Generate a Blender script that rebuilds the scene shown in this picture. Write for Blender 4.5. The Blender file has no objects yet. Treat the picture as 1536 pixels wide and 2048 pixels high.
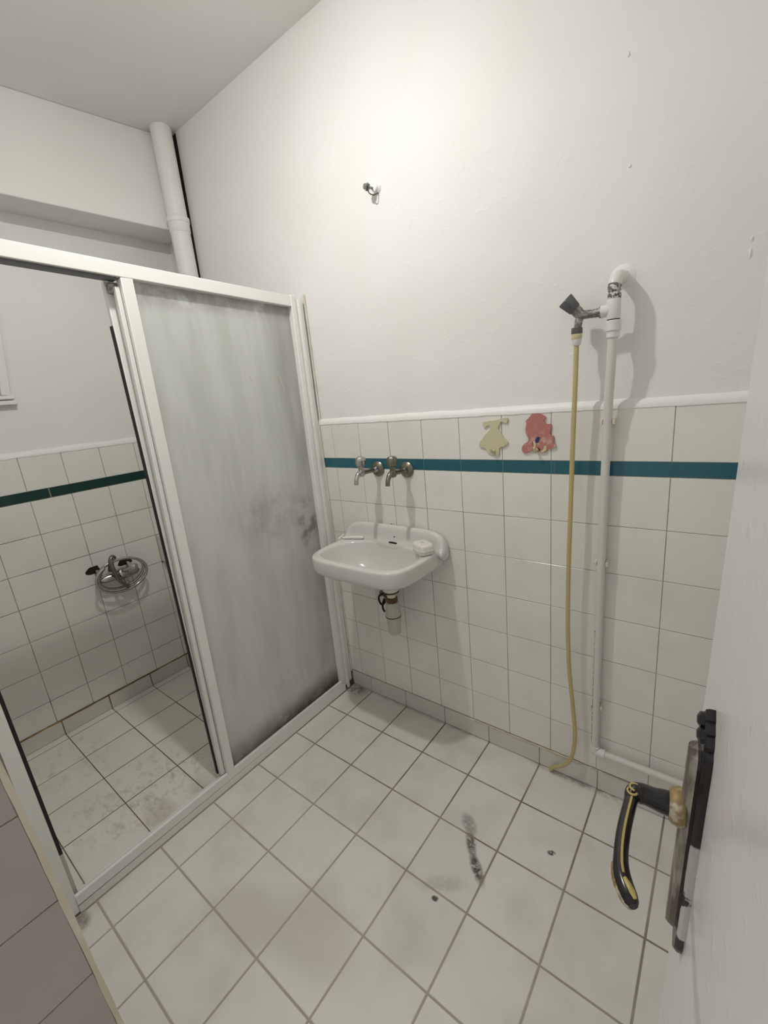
import bpy, bmesh, math, random
from mathutils import Vector, Matrix, noise
random.seed(7)
S = bpy.context.scene
COL = S.collection
V = Vector
# ------------------------------------------------------------------ camera
cd = bpy.data.cameras.new('camera'); cam = bpy.data.objects.new('camera', cd); COL.objects.link(cam)
cd.sensor_fit = 'HORIZONTAL'; cd.sensor_width = 36.0; cd.lens = 869.942 / 1536.0 * 36.0
cd.clip_start = 0.01; cd.clip_end = 50
CAM = V((1.30968, -1.31197, 1.36117)); RX, RY, RZ = -0.259669, -0.100001, 0.683352
def _rz(a): return Matrix.Rotation(a, 4, 'Z')
cam.matrix_world = Matrix.Translation(CAM) @ _rz(RZ) @ Matrix.Rotation(math.pi / 2 + RX, 4, 'X') @ _rz(RY)
S.camera = cam
# ------------------------------------------------------------------ world, exposure, lamp
w = bpy.data.worlds.new('world'); S.world = w; w.use_nodes = True
w.node_tree.nodes['Background'].inputs[0].default_value = (1.0, 0.97, 0.95, 1)
w.node_tree.nodes['Background'].inputs[1].default_value = 0.50
S.view_settings.view_transform = 'Standard'; S.view_settings.look = 'None'
S.view_settings.gamma = 1.0; S.view_settings.use_curve_mapping = False
S.view_settings.exposure = 0.0
LAMP = V((0.35, -0.72, 2.475)); LAMP_STRENGTH = 1170.0

# ------------------------------------------------------------------ materials
def mat(name, col, rough=0.4, metal=0.0, spec=0.5, coat=0.0):
    m = bpy.data.materials.new(name); m.use_nodes = True
    b = m.node_tree.nodes['Principled BSDF']
    b.inputs['Base Color'].default_value = (*col, 1); b.inputs['Roughness'].default_value = rough
    b.inputs['Metallic'].default_value = metal; b.inputs['Specular IOR Level'].default_value = spec
    b.inputs['Coat Weight'].default_value = coat
    return m
class G:
    """small node helper"""
    def __init__(s, m): s.m = m; s.t = m.node_tree; s.b = s.t.nodes['Principled BSDF']
    def n(s, typ, **kw):
        x = s.t.nodes.new(typ)
        for k, v in kw.items():
            if hasattr(x, k) and k != 'inputs': setattr(x, k, v)
        return x
    def l(s, a, b): s.t.links.new(a, b)
    def pos(s): return s.n('ShaderNodeNewGeometry').outputs['Position']
    def map(s, vec, loc=(0, 0, 0), rot=(0, 0, 0), scale=(1, 1, 1)):
        x = s.n('ShaderNodeMapping'); x.vector_type = 'TEXTURE'
        x.inputs['Location'].default_value = loc; x.inputs['Rotation'].default_value = rot; x.inputs['Scale'].default_value = scale
        s.l(vec, x.inputs['Vector']); return x.outputs[0]
    def noise(s, vec, scale, detail=3, rough=0.55):
        x = s.n('ShaderNodeTexNoise'); x.inputs['Scale'].default_value = scale; x.inputs['Detail'].default_value = detail
        x.inputs['Roughness'].default_value = rough
        s.l(vec, x.inputs['Vector']); return x.outputs['Fac']
    def ramp(s, fac, lo, hi, a=0.0, b=1.0):
        x = s.n('ShaderNodeMapRange'); x.interpolation_type = 'SMOOTHSTEP'
        for i, v in zip(('From Min', 'From Max', 'To Min', 'To Max'), (lo, hi, a, b)): x.inputs[i].default_value = v
        s.l(fac, x.inputs['Value']); return x.outputs[0]
    def math(s, op, a, b):
        x = s.n('ShaderNodeMath'); x.operation = op
        for i, v in enumerate((a, b)):
            if isinstance(v, (int, float)): x.inputs[i].default_value = v
            else: s.l(v, x.inputs[i])
        return x.outputs[0]
    def mix(s, fac, a, b):
        x = s.n('ShaderNodeMix'); x.data_type = 'RGBA'
        if isinstance(fac, (int, float)): x.inputs[0].default_value = fac
        else: s.l(fac, x.inputs[0])
        for i, v in ((6, a), (7, b)):
            if isinstance(v, tuple): x.inputs[i].default_value = (*v, 1)
            else: s.l(v, x.inputs[i])
        return x.outputs[2]
    def ell(s, c, r, ang=0.0, plane='xy'):
        """1 inside an ellipse at c with radii r (world), fading to 0 at its rim"""
        p = s.map(s.pos(), loc=c, rot=(0, 0, ang), scale=r)
        x = s.n('ShaderNodeVectorMath'); x.operation = 'LENGTH'; s.l(p, x.inputs[0])
        return s.ramp(x.outputs['Value'], 0.35, 1.0, 1.0, 0.0)
    def sep(s):
        x = s.n('ShaderNodeSeparateXYZ'); s.l(s.pos(), x.inputs[0]); return x.outputs
    def rand(s): return s.n('ShaderNodeObjectInfo').outputs['Random']
    def color(s, c): s.l(c, s.b.inputs['Base Color'])
    def bump(s, h, strength=0.2, dist=0.01):
        x = s.n('ShaderNodeBump'); x.inputs['Strength'].default_value = strength; x.inputs['Distance'].default_value = dist
        s.l(h, x.inputs['Height']); s.l(x.outputs[0], s.b.inputs['Normal'])

def plaster(name, col, rough=0.5, bump=0.35):
    m = mat(name, col, rough, spec=0.3); g = G(m); p = g.pos()
    a = g.noise(p, 5.0, 4); b = g.noise(p, 42.0, 3); c = g.noise(p, 1.7, 2)
    h = g.math('ADD', g.math('MULTIPLY', a, 1.0), g.math('MULTIPLY', g.ramp(b, 0.58, 0.8), 0.16))
    g.bump(h, bump, 0.012)
    d = tuple(x * 0.955 for x in col)
    g.color(g.mix(g.ramp(c, 0.35, 0.7), col, (d[0], d[1] * 1.005, d[2] * 0.985)))
    return m
M = {}
M['wall'] = plaster('painted_plaster', (0.875, 0.868, 0.85))
M['ceiling'] = plaster('ceiling_paint', (0.87, 0.86, 0.84), 0.7, 0.15)
M['trimwhite'] = plaster('ledge_paint', (0.88, 0.875, 0.85), 0.4, 0.5)
M['door'] = plaster('door_gloss_paint', (0.83, 0.81, 0.80), 0.22, 0.16)
def tilemat(name, c1, c2, rough=0.2, dirt=None):
    m = mat(name, c1, rough); g = G(m)
    c = g.mix(g.rand(), c1, c2)
    n = g.noise(g.pos(), 7.0, 3)
    c = g.mix(g.ramp(n, 0.4, 0.75, 0.0, 0.35), c, tuple(x * 0.86 for x in c1))
    if dirt: c = dirt(g, c)
    g.color(c); g.bump(g.noise(g.pos(), 18.0, 2), 0.04, 0.004)
    return m
M['walltile'] = tilemat('white_glazed_tile', (0.83, 0.815, 0.765), (0.86, 0.845, 0.795), 0.22)
M['jambshadetile'] = tilemat('shaded_jamb_tile', (0.455, 0.42, 0.385), (0.485, 0.45, 0.415), 0.3)  # white tile darkened, the shade of the reveal is put into its colour
M['skirt'] = tilemat('skirting_tile', (0.67, 0.65, 0.60), (0.71, 0.69, 0.635), 0.28)
M['band'] = tilemat('teal_band_tile', (0.020, 0.120, 0.155), (0.026, 0.136, 0.174), 0.18)
M['darkband'] = tilemat('dark_green_band_tile', (0.004, 0.036, 0.032), (0.005, 0.040, 0.036), 0.15)
def floordirt(g, c):
    p = g.pos()
    f1 = g.noise(p, 26.0, 5, 0.7); f2 = g.noise(p, 62.0, 5, 0.72); f3 = g.noise(p, 5.0, 3)
    # faint grubby film and specks all over
    c = g.mix(g.ramp(f3, 0.45, 0.75, 0.0, 0.30), c, (0.46, 0.43, 0.37))
    c = g.mix(g.ramp(f1, 0.64, 0.78, 0.0, 0.30), c, (0.36, 0.33, 0.28))
    # the dark scuff in the middle of the floor
    for cc, rr, an, k in (((0.752, -0.352, 0), (0.055, 0.028, 0.2), -0.75, 0.55), ((0.785, -0.405, 0), (0.052, 0.020, 0.2), -0.95, 0.9),
                          ((0.832, -0.462, 0), (0.062, 0.020, 0.2), -0.80, 1.0), ((0.772, -0.598, 0), (0.013, 0.010, 0.2), 0.3, 1.3),
                          ((0.770, -0.555, 0), (0.09, 0.03, 0.2), 0.6, 0.22), ((0.996, -0.300, 0), (0.015, 0.010, 0.2), 0.5, 1.6)):
        e = g.ell(cc, rr, an)
        c = g.mix(g.math('MULTIPLY', g.math('MULTIPLY', e, g.ramp(f2, 0.30, 0.54)), k), c, (0.085, 0.066, 0.054))
    # pink-grey worn patches
    for cc, rr in (((0.36, -0.93, 0), (0.16, 0.10, 0.2)), ((0.55, -0.85, 0), (0.2, 0.12, 0.2))):
        c = g.mix(g.math('MULTIPLY', g.ell(cc, rr), 0.35), c, (0.50, 0.43, 0.42))
    # grime in the corners of the shower screen
    for cc, rr, k in (((-0.035, -1.215, 0), (0.05, 0.035, 0.2), 0.7), ((-0.02, -0.03, 0), (0.09, 0.05, 0.2), 0.8), ((0.35, -0.002, 0), (0.45, 0.022, 0.2), 0.35), ((1.0, -0.004, 0), (0.22, 0.028, 0.2), 0.6)):
        c = g.mix(g.math('MULTIPLY', g.math('MULTIPLY', g.ell(cc, rr), g.ramp(f1, 0.3, 0.65)), k), c, (0.10, 0.075, 0.045))
    return c
M['floortile'] = tilemat('floor_tile', (0.77, 0.755, 0.70), (0.80, 0.785, 0.73), 0.33, floordirt)
def showerdirt(g, c):
    p = g.pos()
    f1 = g.noise(g.map(p, scale=(1, 0.6, 1)), 24.0, 6, 0.75); f3 = g.noise(p, 6.0, 4)
    for cc, rr, k in (((-0.28, -0.86, 0), (0.30, 0.24, 0.3), 0.75), ((-0.75, -1.0, 0), (0.25, 0.2, 0.3), 0.5), ((-0.22, -0.62, 0), (0.18, 0.14, 0.3), 0.5), ((-0.33, -1.05, 0), (0.22, 0.15, 0.3), 0.5)):
        c = g.mix(g.math('MULTIPLY', g.math('MULTIPLY', g.ell(cc, rr), g.ramp(f1, 0.46, 0.74)), k * 0.7), c, (0.26, 0.225, 0.155))
    for cc, rr, k in (((-0.17, -0.92, 0), (0.10, 0.07, 0.3), 0.32), ((-0.15, -0.76, 0), (0.07, 0.07, 0.3), 0.4)):
        c = g.mix(g.math('MULTIPLY', g.math('MULTIPLY', g.ell(cc, rr), g.ramp(f3, 0.3, 0.6)), k), c, (0.32, 0.25, 0.13))
    return c
M['showertile'] = tilemat('shower_floor_tile', (0.81, 0.795, 0.735), (0.84, 0.825, 0.765), 0.35, showerdirt)
def grout(name, c1, c2, scale=9.0, extra=None):
    m = mat(name, c1, 0.85); g = G(m); c = g.mix(g.ramp(g.noise(g.pos(), scale, 4), 0.35, 0.65), c1, c2)
    if extra: c = extra(g, c)
    g.color(c); return m
M['wallgrout'] = grout('wall_grout', (0.40, 0.375, 0.31), (0.25, 0.23, 0.185))
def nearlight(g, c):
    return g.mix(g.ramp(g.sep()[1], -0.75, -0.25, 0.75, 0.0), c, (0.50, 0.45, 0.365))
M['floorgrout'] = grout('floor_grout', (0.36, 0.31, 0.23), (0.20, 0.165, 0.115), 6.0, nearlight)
M['showergrout'] = grout('shower_floor_grout', (0.16, 0.125, 0.075), (0.26, 0.19, 0.09), 5.0)
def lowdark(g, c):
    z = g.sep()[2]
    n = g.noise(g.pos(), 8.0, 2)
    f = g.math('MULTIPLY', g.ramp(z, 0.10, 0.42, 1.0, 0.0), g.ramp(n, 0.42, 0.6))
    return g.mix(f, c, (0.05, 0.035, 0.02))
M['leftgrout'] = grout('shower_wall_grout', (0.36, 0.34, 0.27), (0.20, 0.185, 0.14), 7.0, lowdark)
M['rustgrout'] = grout('rust_stained_joint', (0.36, 0.23, 0.085), (0.13, 0.075, 0.03), 12.0)
M['creambead'] = grout('cream_sealant', (0.66, 0.61, 0.46), (0.56, 0.50, 0.36), 20.0)
M['alu'] = mat('white_coated_aluminium', (0.86, 0.855, 0.82), 0.33)
g = G(M['alu']); g.color(g.mix(g.ramp(g.noise(g.map(g.pos(), scale=(1, 1, 3)), 14.0, 4), 0.62, 0.8, 0, 0.5), (0.86, 0.855, 0.82), (0.58, 0.53, 0.44)))
M['black'] = mat('black_rubber', (0.012, 0.010, 0.012), 0.6)
M['sealant'] = grout('yellowed_sealant', (0.80, 0.78, 0.71), (0.70, 0.645, 0.50), 9.0)
M['grime'] = grout('brown_grime', (0.07, 0.045, 0.02), (0.14, 0.09, 0.04), 40.0)
M['chrome'] = mat('worn_chrome', (0.50, 0.49, 0.47), 0.16, 1.0)
M['dullchrome'] = mat('tarnished_chrome', (0.235, 0.225, 0.18), 0.30, 1.0)
M['porcelain'] = mat('white_porcelain', (0.69, 0.675, 0.64), 0.14, coat=0.3)
M['pvc'] = mat('white_pvc', (0.78, 0.77, 0.735), 0.35)
M['pvcpipe'] = mat('offwhite_water_pipe', (0.72, 0.70, 0.655), 0.38)
M['cream'] = mat('cream_plastic', (0.72, 0.68, 0.54), 0.45)
M['greyplastic'] = mat('pale_grey_plastic', (0.52, 0.51, 0.46), 0.4)
M['darkgrey'] = mat('dark_grey_plastic', (0.12, 0.12, 0.125), 0.45)
M['pewter'] = mat('dull_grey_metal', (0.22, 0.215, 0.20), 0.45, 0.6)
g = G(M['pewter']); g.color(g.mix(g.ramp(g.noise(g.pos(), 90, 3), 0.45, 0.6), (0.20, 0.195, 0.185), (0.42, 0.40, 0.36)))
M['paintedthread'] = mat('half_painted_thread', (0.7, 0.69, 0.66), 0.5)
g = G(M['paintedthread']); g.color(g.mix(g.ramp(g.noise(g.pos(), 120, 3), 0.47, 0.56), (0.13, 0.125, 0.115), (0.66, 0.65, 0.62)))
M['hose'] = mat('yellowed_hose', (0.56, 0.46, 0.215), 0.35)
M['brass'] = mat('browned_nut', (0.10, 0.062, 0.028), 0.4, 0.3)
M['blackenamel'] = mat('black_enamel', (0.012, 0.010, 0.011), 0.24)
M['gold'] = mat('worn_gold', (0.62, 0.50, 0.20), 0.35, 0.7)
M['wornbrass'] = mat('dirty_brass', (0.40, 0.31, 0.16), 0.5, 0.25)
g = G(M['wornbrass']); g.color(g.mix(g.ramp(g.noise(g.pos(), 70, 3), 0.45, 0.6), (0.30, 0.21, 0.09), (0.62, 0.56, 0.42)))
M['wornplate'] = mat('rubbed_plate', (0.36, 0.32, 0.26), 0.45, 0.1)
g = G(M['wornplate']); g.color(g.mix(g.ramp(g.noise(g.map(g.pos(), scale=(1, 1, 4)), 60, 4), 0.40, 0.62), (0.13, 0.105, 0.085), (0.42, 0.385, 0.33)))
M['plateblack'] = mat('black_plate_with_paint', (0.012, 0.010, 0.011), 0.28)
M['hole_and_shade'] = mat('dark_hole_and_shade', (0.025, 0.012, 0.010), 0.9)
M['ink'] = mat('black_ink', (0.03, 0.03, 0.035), 0.6)
M['lime'] = mat('faded_lime_foam', (0.62, 0.59, 0.385), 0.7)
M['pink'] = mat('peeling_pink_paint', (0.45, 0.16, 0.15), 0.6)
g = G(M['pink'])
n1 = g.noise(g.map(g.pos(), scale=(1, 1, 1.6)), 55, 4, 0.6)
zz = g.sep()[2]
f = g.math('MULTIPLY', g.ramp(n1, 0.50, 0.66), g.ramp(zz, 1.165, 1.25, 0.85, 0.10))
g.color(g.mix(f, (0.50, 0.19, 0.165), (0.62, 0.47, 0.37)))
M['navy'] = mat('navy_paint', (0.02, 0.03, 0.12), 0.5)
M['yellow'] = mat('cream_yellow_paint', (0.66, 0.60, 0.36), 0.5)
M['soapcase'] = mat('off_white_soap_case', (0.76, 0.74, 0.67), 0.35)
g = G(M['soapcase']); g.color(g.mix(g.ramp(g.noise(g.pos(), 130, 3), 0.60, 0.70, 0, 0.6), (0.77, 0.75, 0.68), (0.40, 0.32, 0.18)))
M['whiteplastic'] = mat('white_plastic', (0.82, 0.81, 0.77), 0.3)
# frosted pane: translucent, dirty at the foot and along the wall side
m = bpy.data.materials.new('frosted_glass'); m.use_nodes = True; M['frost'] = m
g = G(m); x, y, z = g.sep(); p = g.pos()
n1 = g.noise(g.map(p, scale=(1, 0.35, 2.2)), 6.0, 4); n2 = g.noise(p, 16.0, 5, 0.65)
c = g.mix(g.ramp(n1, 0.35, 0.7), (0.92, 0.93, 0.91), (0.84, 0.85, 0.82))
st = g.noise(g.map(p, scale=(1, 0.045, 0.9)), 1.0, 3, 0.6)
c = g.mix(g.ramp(st, 0.60, 0.74, 0.0, 0.3), c, (0.93, 0.93, 0.88))
d1 = g.math('MULTIPLY', g.math('MULTIPLY', g.ramp(z, 0.05, 0.17, 1.0, 0.0), g.ramp(n2, 0.2, 0.6, 0.35, 1.0)), g.ramp(y, -0.70, -0.15, 0.55, 1.0))
c = g.mix(g.math('MULTIPLY', d1, 0.92), c, (0.13, 0.095, 0.055))
d2 = g.math('MULTIPLY', g.ramp(y, -0.24, -0.07, 0.0, 1.0), g.ramp(n1, 0.3, 0.65, 0.5, 1.0))
c = g.mix(g.math('MULTIPLY', d2, 0.42), c, (0.36, 0.36, 0.33))
d0 = g.math('MULTIPLY', g.ell((-0.075, -0.30, 0.95), (0.3, 0.22, 0.16)), g.ramp(n2, 0.3, 0.7))
c = g.mix(g.math('MULTIPLY', d0, 0.35), c, (0.42, 0.42, 0.38))
d3 = g.math('MULTIPLY', g.ell((-0.075, -0.125, 0.86), (0.3, 0.075, 0.16)), g.ramp(n2, 0.42, 0.66))
c = g.mix(g.math('MULTIPLY', d3, 0.6), c, (0.20, 0.20, 0.185))
d4 = g.math('MULTIPLY', g.ramp(z, 1.66, 1.73, 0.0, 1.0), g.ramp(n2, 0.3, 0.6))
c = g.mix(g.math('MULTIPLY', d4, 0.5), c, (0.25, 0.24, 0.21))
g.color(c); g.b.inputs['Roughness'].default_value = 0.32
tr = g.n('ShaderNodeBsdfTranslucent'); g.l(c, tr.inputs['Color'])
mx = g.n('ShaderNodeMixShader'); mx.inputs[0].default_value = 0.60
g.l(g.b.outputs[0], mx.inputs[1]); g.l(tr.outputs[0], mx.inputs[2]); g.l(mx.outputs[0], m.node_tree.nodes['Material Output'].inputs['Surface'])
# clear pane of the little window
M['pane'] = mat('frosted_window_pane', (0.5, 0.52, 0.5), 0.3)
m = bpy.data.materials.new('lamp_glass'); m.use_nodes = True; M['lamp'] = m
nt = m.node_tree; nt.nodes.remove(nt.nodes['Principled BSDF']); e = nt.nodes.new('ShaderNodeEmission')
e.inputs[0].default_value = (1.0, 0.98, 0.95, 1); e.inputs[1].default_value = LAMP_STRENGTH
nt.links.new(e.outputs[0], nt.nodes['Material Output'].inputs['Surface'])

# ------------------------------------------------------------------ mesh helpers
class MB:
    def __init__(s): s.v = []; s.f = []; s.mi = []
    def add(s, vs, fs, mi=0):
        o = len(s.v); s.v += [V(p) for p in vs]; s.f += [tuple(i + o for i in f) for f in fs]; s.mi += [mi] * len(fs); return s
    def box(s, lo, hi, mi=0):
        (a, b, c), (d, e, f) = lo, hi
        return s.add([(a, b, c), (d, b, c), (d, e, c), (a, e, c), (a, b, f), (d, b, f), (d, e, f), (a, e, f)],
                     [(0, 3, 2, 1), (4, 5, 6, 7), (0, 1, 5, 4), (1, 2, 6, 5), (2, 3, 7, 6), (3, 0, 4, 7)], mi)
    def hexa(s, pts, mi=0):
        return s.add(pts, [(0, 3, 2, 1), (4, 5, 6, 7), (0, 1, 5, 4), (1, 2, 6, 5), (2, 3, 7, 6), (3, 0, 4, 7)], mi)
    def rings(s, rs, cap0=True, cap1=True, mi=0, closed=True):
        n = len(rs[0]); vs = [p for r in rs for p in r]; fs = []
        for k in range(len(rs) - 1):
            for i in range(n if closed else n - 1):
                j = (i + 1) % n
                fs.append((k * n + i, k * n + j, (k + 1) * n + j, (k + 1) * n + i))
        if cap0: fs.append(tuple(range(n - 1, -1, -1)))
        if cap1: fs.append(tuple((len(rs) - 1) * n + i for i in range(n)))
        return s.add(vs, fs, mi)
    def lathe(s, origin, axis, prof, seg=24, mi=0, rib=0.0, up=None):
        """prof: (distance along axis, radius)"""
        a = V(axis).normalized(); u = a.orthogonal().normalized() if up is None else V(up).normalized(); b = a.cross(u); o = V(origin); rs = []
        for t, r in prof:
            rs.append([o + a * t + (u * math.cos(q) + b * math.sin(q)) * (r * (1 - (rib if i % 2 else 0))) for i, q in
                       enumerate([2 * math.pi * k / seg for k in range(seg)])])
        return s.rings(rs, mi=mi)
    def tube(s, path, r, seg=12, mi=0, flat=None):
        """path: points; r: radius or list; flat: (ru, rb) scale of the section"""
        P = [V(p) for p in path]; n = len(P); rr = r if isinstance(r, (list, tuple)) else [r] * n
        T = [(P[min(i + 1, n - 1)] - P[max(i - 1, 0)]).normalized() for i in range(n)]
        u = T[0].orthogonal().normalized(); rs = []
        for i in range(n):
            u = (u - T[i] * u.dot(T[i])).normalized(); b = T[i].cross(u)
            rs.append([P[i] + (u * math.cos(q) + b * math.sin(q)) * rr[i] for q in [2 * math.pi * k / seg for k in range(seg)]])
        return s.rings(rs, mi=mi)
    def prism(s, poly, d0, d1, fn, mi=0):
        """poly 2-D outline; fn(a, b, depth) -> point"""
        return s.rings([[V(fn(a, b, d0)) for a, b in poly], [V(fn(a, b, d1)) for a, b in poly]], mi=mi)
WL = {}
def link(o, parent=None):
    COL.objects.link(o)
    if parent is not None: o.parent = parent
    return o
def obj(name, mb, m, parent=None, smooth=False, bevel=0.0, subsurf=0, segs=2, kind=None, label=None, origin=None):
    """link one mesh object; verts are given in metres in the room, its origin becomes the parent's origin (or `origin`)"""
    po = WL.get(parent, V((0, 0, 0))) if parent else V((0, 0, 0))
    o0 = V(origin) if origin is not None else po
    me = bpy.data.meshes.new(name); me.from_pydata([tuple(p - o0) for p in mb.v], [], mb.f); me.update()
    mats = m if isinstance(m, (list, tuple)) else [m]
    for q in mats: me.materials.append(q)
    for p, i in zip(me.polygons, mb.mi): p.material_index = i
    bm = bmesh.new(); bm.from_mesh(me); bmesh.ops.remove_doubles(bm, verts=bm.verts, dist=1e-6)
    bmesh.ops.recalc_face_normals(bm, faces=bm.faces); bm.to_mesh(me); bm.free()
    o = bpy.data.objects.new(name, me); link(o, parent); o.location = o0 - po; WL[o] = o0
    if bevel:
        b = o.modifiers.new('bevel', 'BEVEL'); b.width = bevel; b.segments = segs; b.limit_method = 'ANGLE'; b.angle_limit = math.radians(40)
    if subsurf:
        q = o.modifiers.new('subsurf', 'SUBSURF'); q.levels = subsurf; q.render_levels = subsurf
    if smooth or bevel:
        for p in me.polygons: p.use_smooth = True
        if not subsurf: me.set_sharp_from_angle(angle=math.radians(42))
    if kind: o['kind'] = kind
    if label: o['label'] = label
    return o
def thing(name, label, cat, loc, group=None):
    o = bpy.data.objects.new(name, None); o.empty_display_size = 0.05; link(o); o.location = loc; WL[o] = V(loc)
    o['label'] = label; o['category'] = cat
    if group: o['group'] = group
    return o
def tag(o, label, cat, group=None):
    o['label'] = label; o['category'] = cat
    if group: o['group'] = group
    return o
def struct(name, mb, m, **kw): return obj(name, mb, m, kind='structure', **kw)
def smooth_path(pts, k=6):
    P = [V(p) for p in pts]; out = []
    for i in range(len(P) - 1):
        a, b, c, d = P[max(i - 1, 0)], P[i], P[i + 1], P[min(i + 2, len(P) - 1)]
        for j in range(k):
            t = j / k
            out.append(0.5 * ((2 * b) + (c - a) * t + (2 * a - 5 * b + 4 * c - d) * t * t + (3 * b - a - 3 * c + d) * t ** 3))
    return out + [P[-1]]
# tiles: a bevelled slab; alike sizes share one mesh
TM = {}
def tile(name, parent, m, lo, hi, face, thick=0.006, bev=0.0012):
    """lo, hi: rectangle in the plane; face: ('y', value, sign) - the plane the glazed face lies in and the way it looks"""
    ax, val, sg = face; dx, dy = hi[0] - lo[0], hi[1] - lo[1]
    key = (round(dx, 3), round(dy, 3), ax, sg, m.name, name)
    if key not in TM:
        a, b = dx / 2, dy / 2
        L = [(-a, -b, 0), (a, -b, 0), (a, b, 0), (-a, b, 0), (-a, -b, thick - bev), (a, -b, thick - bev), (a, b, thick - bev), (-a, b, thick - bev),
             (-a + bev, -b + bev, thick), (a - bev, -b + bev, thick), (a - bev, b - bev, thick), (-a + bev, b - bev, thick)]
        def tr(p):
            u, v, h = p; h = (h - thick) * sg
            return {'x': (h, u, v), 'y': (u, h, v), 'z': (u, v, h)}[ax]
        F = [(0, 1, 5, 4), (1, 2, 6, 5), (2, 3, 7, 6), (3, 0, 4, 7), (4, 5, 9, 8), (5, 6, 10, 9), (6, 7, 11, 10), (7, 4, 8, 11), (8, 9, 10, 11)]
        me = bpy.data.meshes.new(name); me.from_pydata([tr(p) for p in L], [], F)
        bm = bmesh.new(); bm.from_mesh(me); bmesh.ops.recalc_face_normals(bm, faces=bm.faces)
        # open at the back: make sure the glazed face looks the right way
        big = max(bm.faces, key=lambda q: q.calc_area()); w_ = {'x': 0, 'y': 1, 'z': 2}[ax]
        if big.normal[w_] * sg < 0: bmesh.ops.reverse_faces(bm, faces=bm.faces)
        bm.to_mesh(me); bm.free(); me.materials.append(m); TM[key] = me
    o = bpy.data.objects.new(name, TM[key]); link(o, parent)
    cu, cv = (lo[0] + hi[0]) / 2, (lo[1] + hi[1]) / 2
    j = random.uniform(-0.0004, 0.0004)
    o.location = V({'x': (val + j, cu, cv), 'y': (cu, val + j, cv), 'z': (cu, cv, val + j)}[ax]) - WL[parent]
    return o

# ================================================================== ROOM
XL, H = -0.966, 2.575            # glazed face of the shower wall; ceiling height
FX = [0.0616, 0.2625, 0.4634, 0.6618, 0.8605, 1.0557, 1.2499, 1.45]
FY = [0.0, -0.1845, -0.3827, -0.5806, -0.7785, -0.9726, -1.1642, -1.36, -1.555, -1.75]
WX = [-0.966, -0.871, -0.726, -0.580, -0.434, -0.288, -0.138, 0.0072, 0.1519, 0.2997, 0.448, 0.597, 0.7473, 0.8988, 1.0495, 1.2002, 1.351, 1.45]
WZ = [0.080, 0.2131, 0.3591, 0.504, 0.6512, 0.7969, 0.9423, 1.0875]
LY = [-1.276, -1.133, -0.9855, -0.8378, -0.6865, -0.5364, -0.3835, -0.2335, -0.0835, 0.0]
LZ = [0.090, 0.199, 0.3481, 0.4931, 0.643, 0.7887, 0.9333, 1.079]
SX = [-0.966, -0.921, -0.7204, -0.5226, -0.3248, -0.1234, -0.1]
SY = [0.0, -0.18, -0.378, -0.5758, -0.7736, -0.9714, -1.169, -1.276]
ZS = 0.014
# floor
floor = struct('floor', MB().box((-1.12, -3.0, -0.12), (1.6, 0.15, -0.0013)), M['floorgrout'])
fb = obj('shower_bed', MB().box((-0.978, -1.276, -0.002), (-0.1, 0.0, ZS - 0.0008)), M['showergrout'], floor)
gw = 0.0025
for i in range(len(FX)):
    x0 = FX[i - 1] if i else -0.056; x1 = FX[i]
    for k in range(len(FY) - 1):
        if k >= 6 and x1 < 0.6: 
            y1 = FY[k + 1]
            if k > 6: continue
            tile('floor_tile', floor, M['floortile'], (x0 + gw, -1.275), (x1 - gw, FY[k] - gw), ('z', 0.0, 1)); continue
        if k >= 6 and x0 < 0.66 and x1 > 0.6 and k > 6:
            tile('floor_tile', floor, M['floortile'], (0.667, FY[k + 1] + gw), (x1 - gw, FY[k] - gw), ('z', 0.0, 1)) if x1 > 0.69 else None
            continue
        tile('floor_tile', floor, M['floortile'], (x0 + gw, FY[k + 1] + gw), (x1 - gw, FY[k] - (gw if k else 0.0)), ('z', 0.0, 1))
for i in range(len(SX) - 1):
    for k in range(len(SY) - 1):
        tile('shower_floor_tile', floor, M['showertile'], (SX[i] + 0.0018, SY[k + 1] + 0.0015), (SX[i + 1] - 0.0018, SY[k] - 0.0015), ('z', ZS, 1))
ceil = struct('ceiling', MB().box((-1.12, -1.45, H), (1.6, 0.15, H + 0.12)), M['ceiling'])
# back wall
wb = struct('wall_back', MB().box((-1.12, 0.012, -0.1), (1.6, 0.15, H + 0.1)), M['wall'])
obj('grout', MB().box((-0.978, 0.0010, 0.0), (1.45, 0.0125, 1.272)), M['wallgrout'], wb)
g2 = 0.0009
for i in range(len(WX) - 1):
    for r in range(len(WZ) - 1):
        tile('wall_tile', wb, M['walltile'], (WX[i] + g2, WZ[r] + g2), (WX[i + 1] - g2, WZ[r + 1] - g2), ('y', 0.0, -1), bev=0.0007)
    tile('wall_tile', wb, M['walltile'], (WX[i] + g2, 1.1285), (WX[i + 1] - g2, 1.2705), ('y', 0.0, -1), bev=0.0007)
    cuts = [WX[i], WX[i + 1]]
    if WX[i] < 0.908 < WX[i + 1]: cuts = [WX[i], 0.908, WX[i + 1]]
    for a, b in zip(cuts, cuts[1:]):
        tile('band_tile', wb, M['band'], (a + 0.0005, 1.0885), (b - 0.0005, 1.1275), ('y', 0.0, -1), bev=0.0005)
bb = struct('baseboard_back', MB().box((-0.056, -0.0012, 0.0), (1.45, 0.004, 0.0765)), M['wallgrout'])
for i in range(len(FX)):
    x0 = FX[i - 1] if i else -0.056
    tile('skirting_tile', bb, M['skirt'], (x0 + 0.0012, 0.002), (FX[i] - 0.0012, 0.0775), ('y', -0.004, -1))
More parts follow.
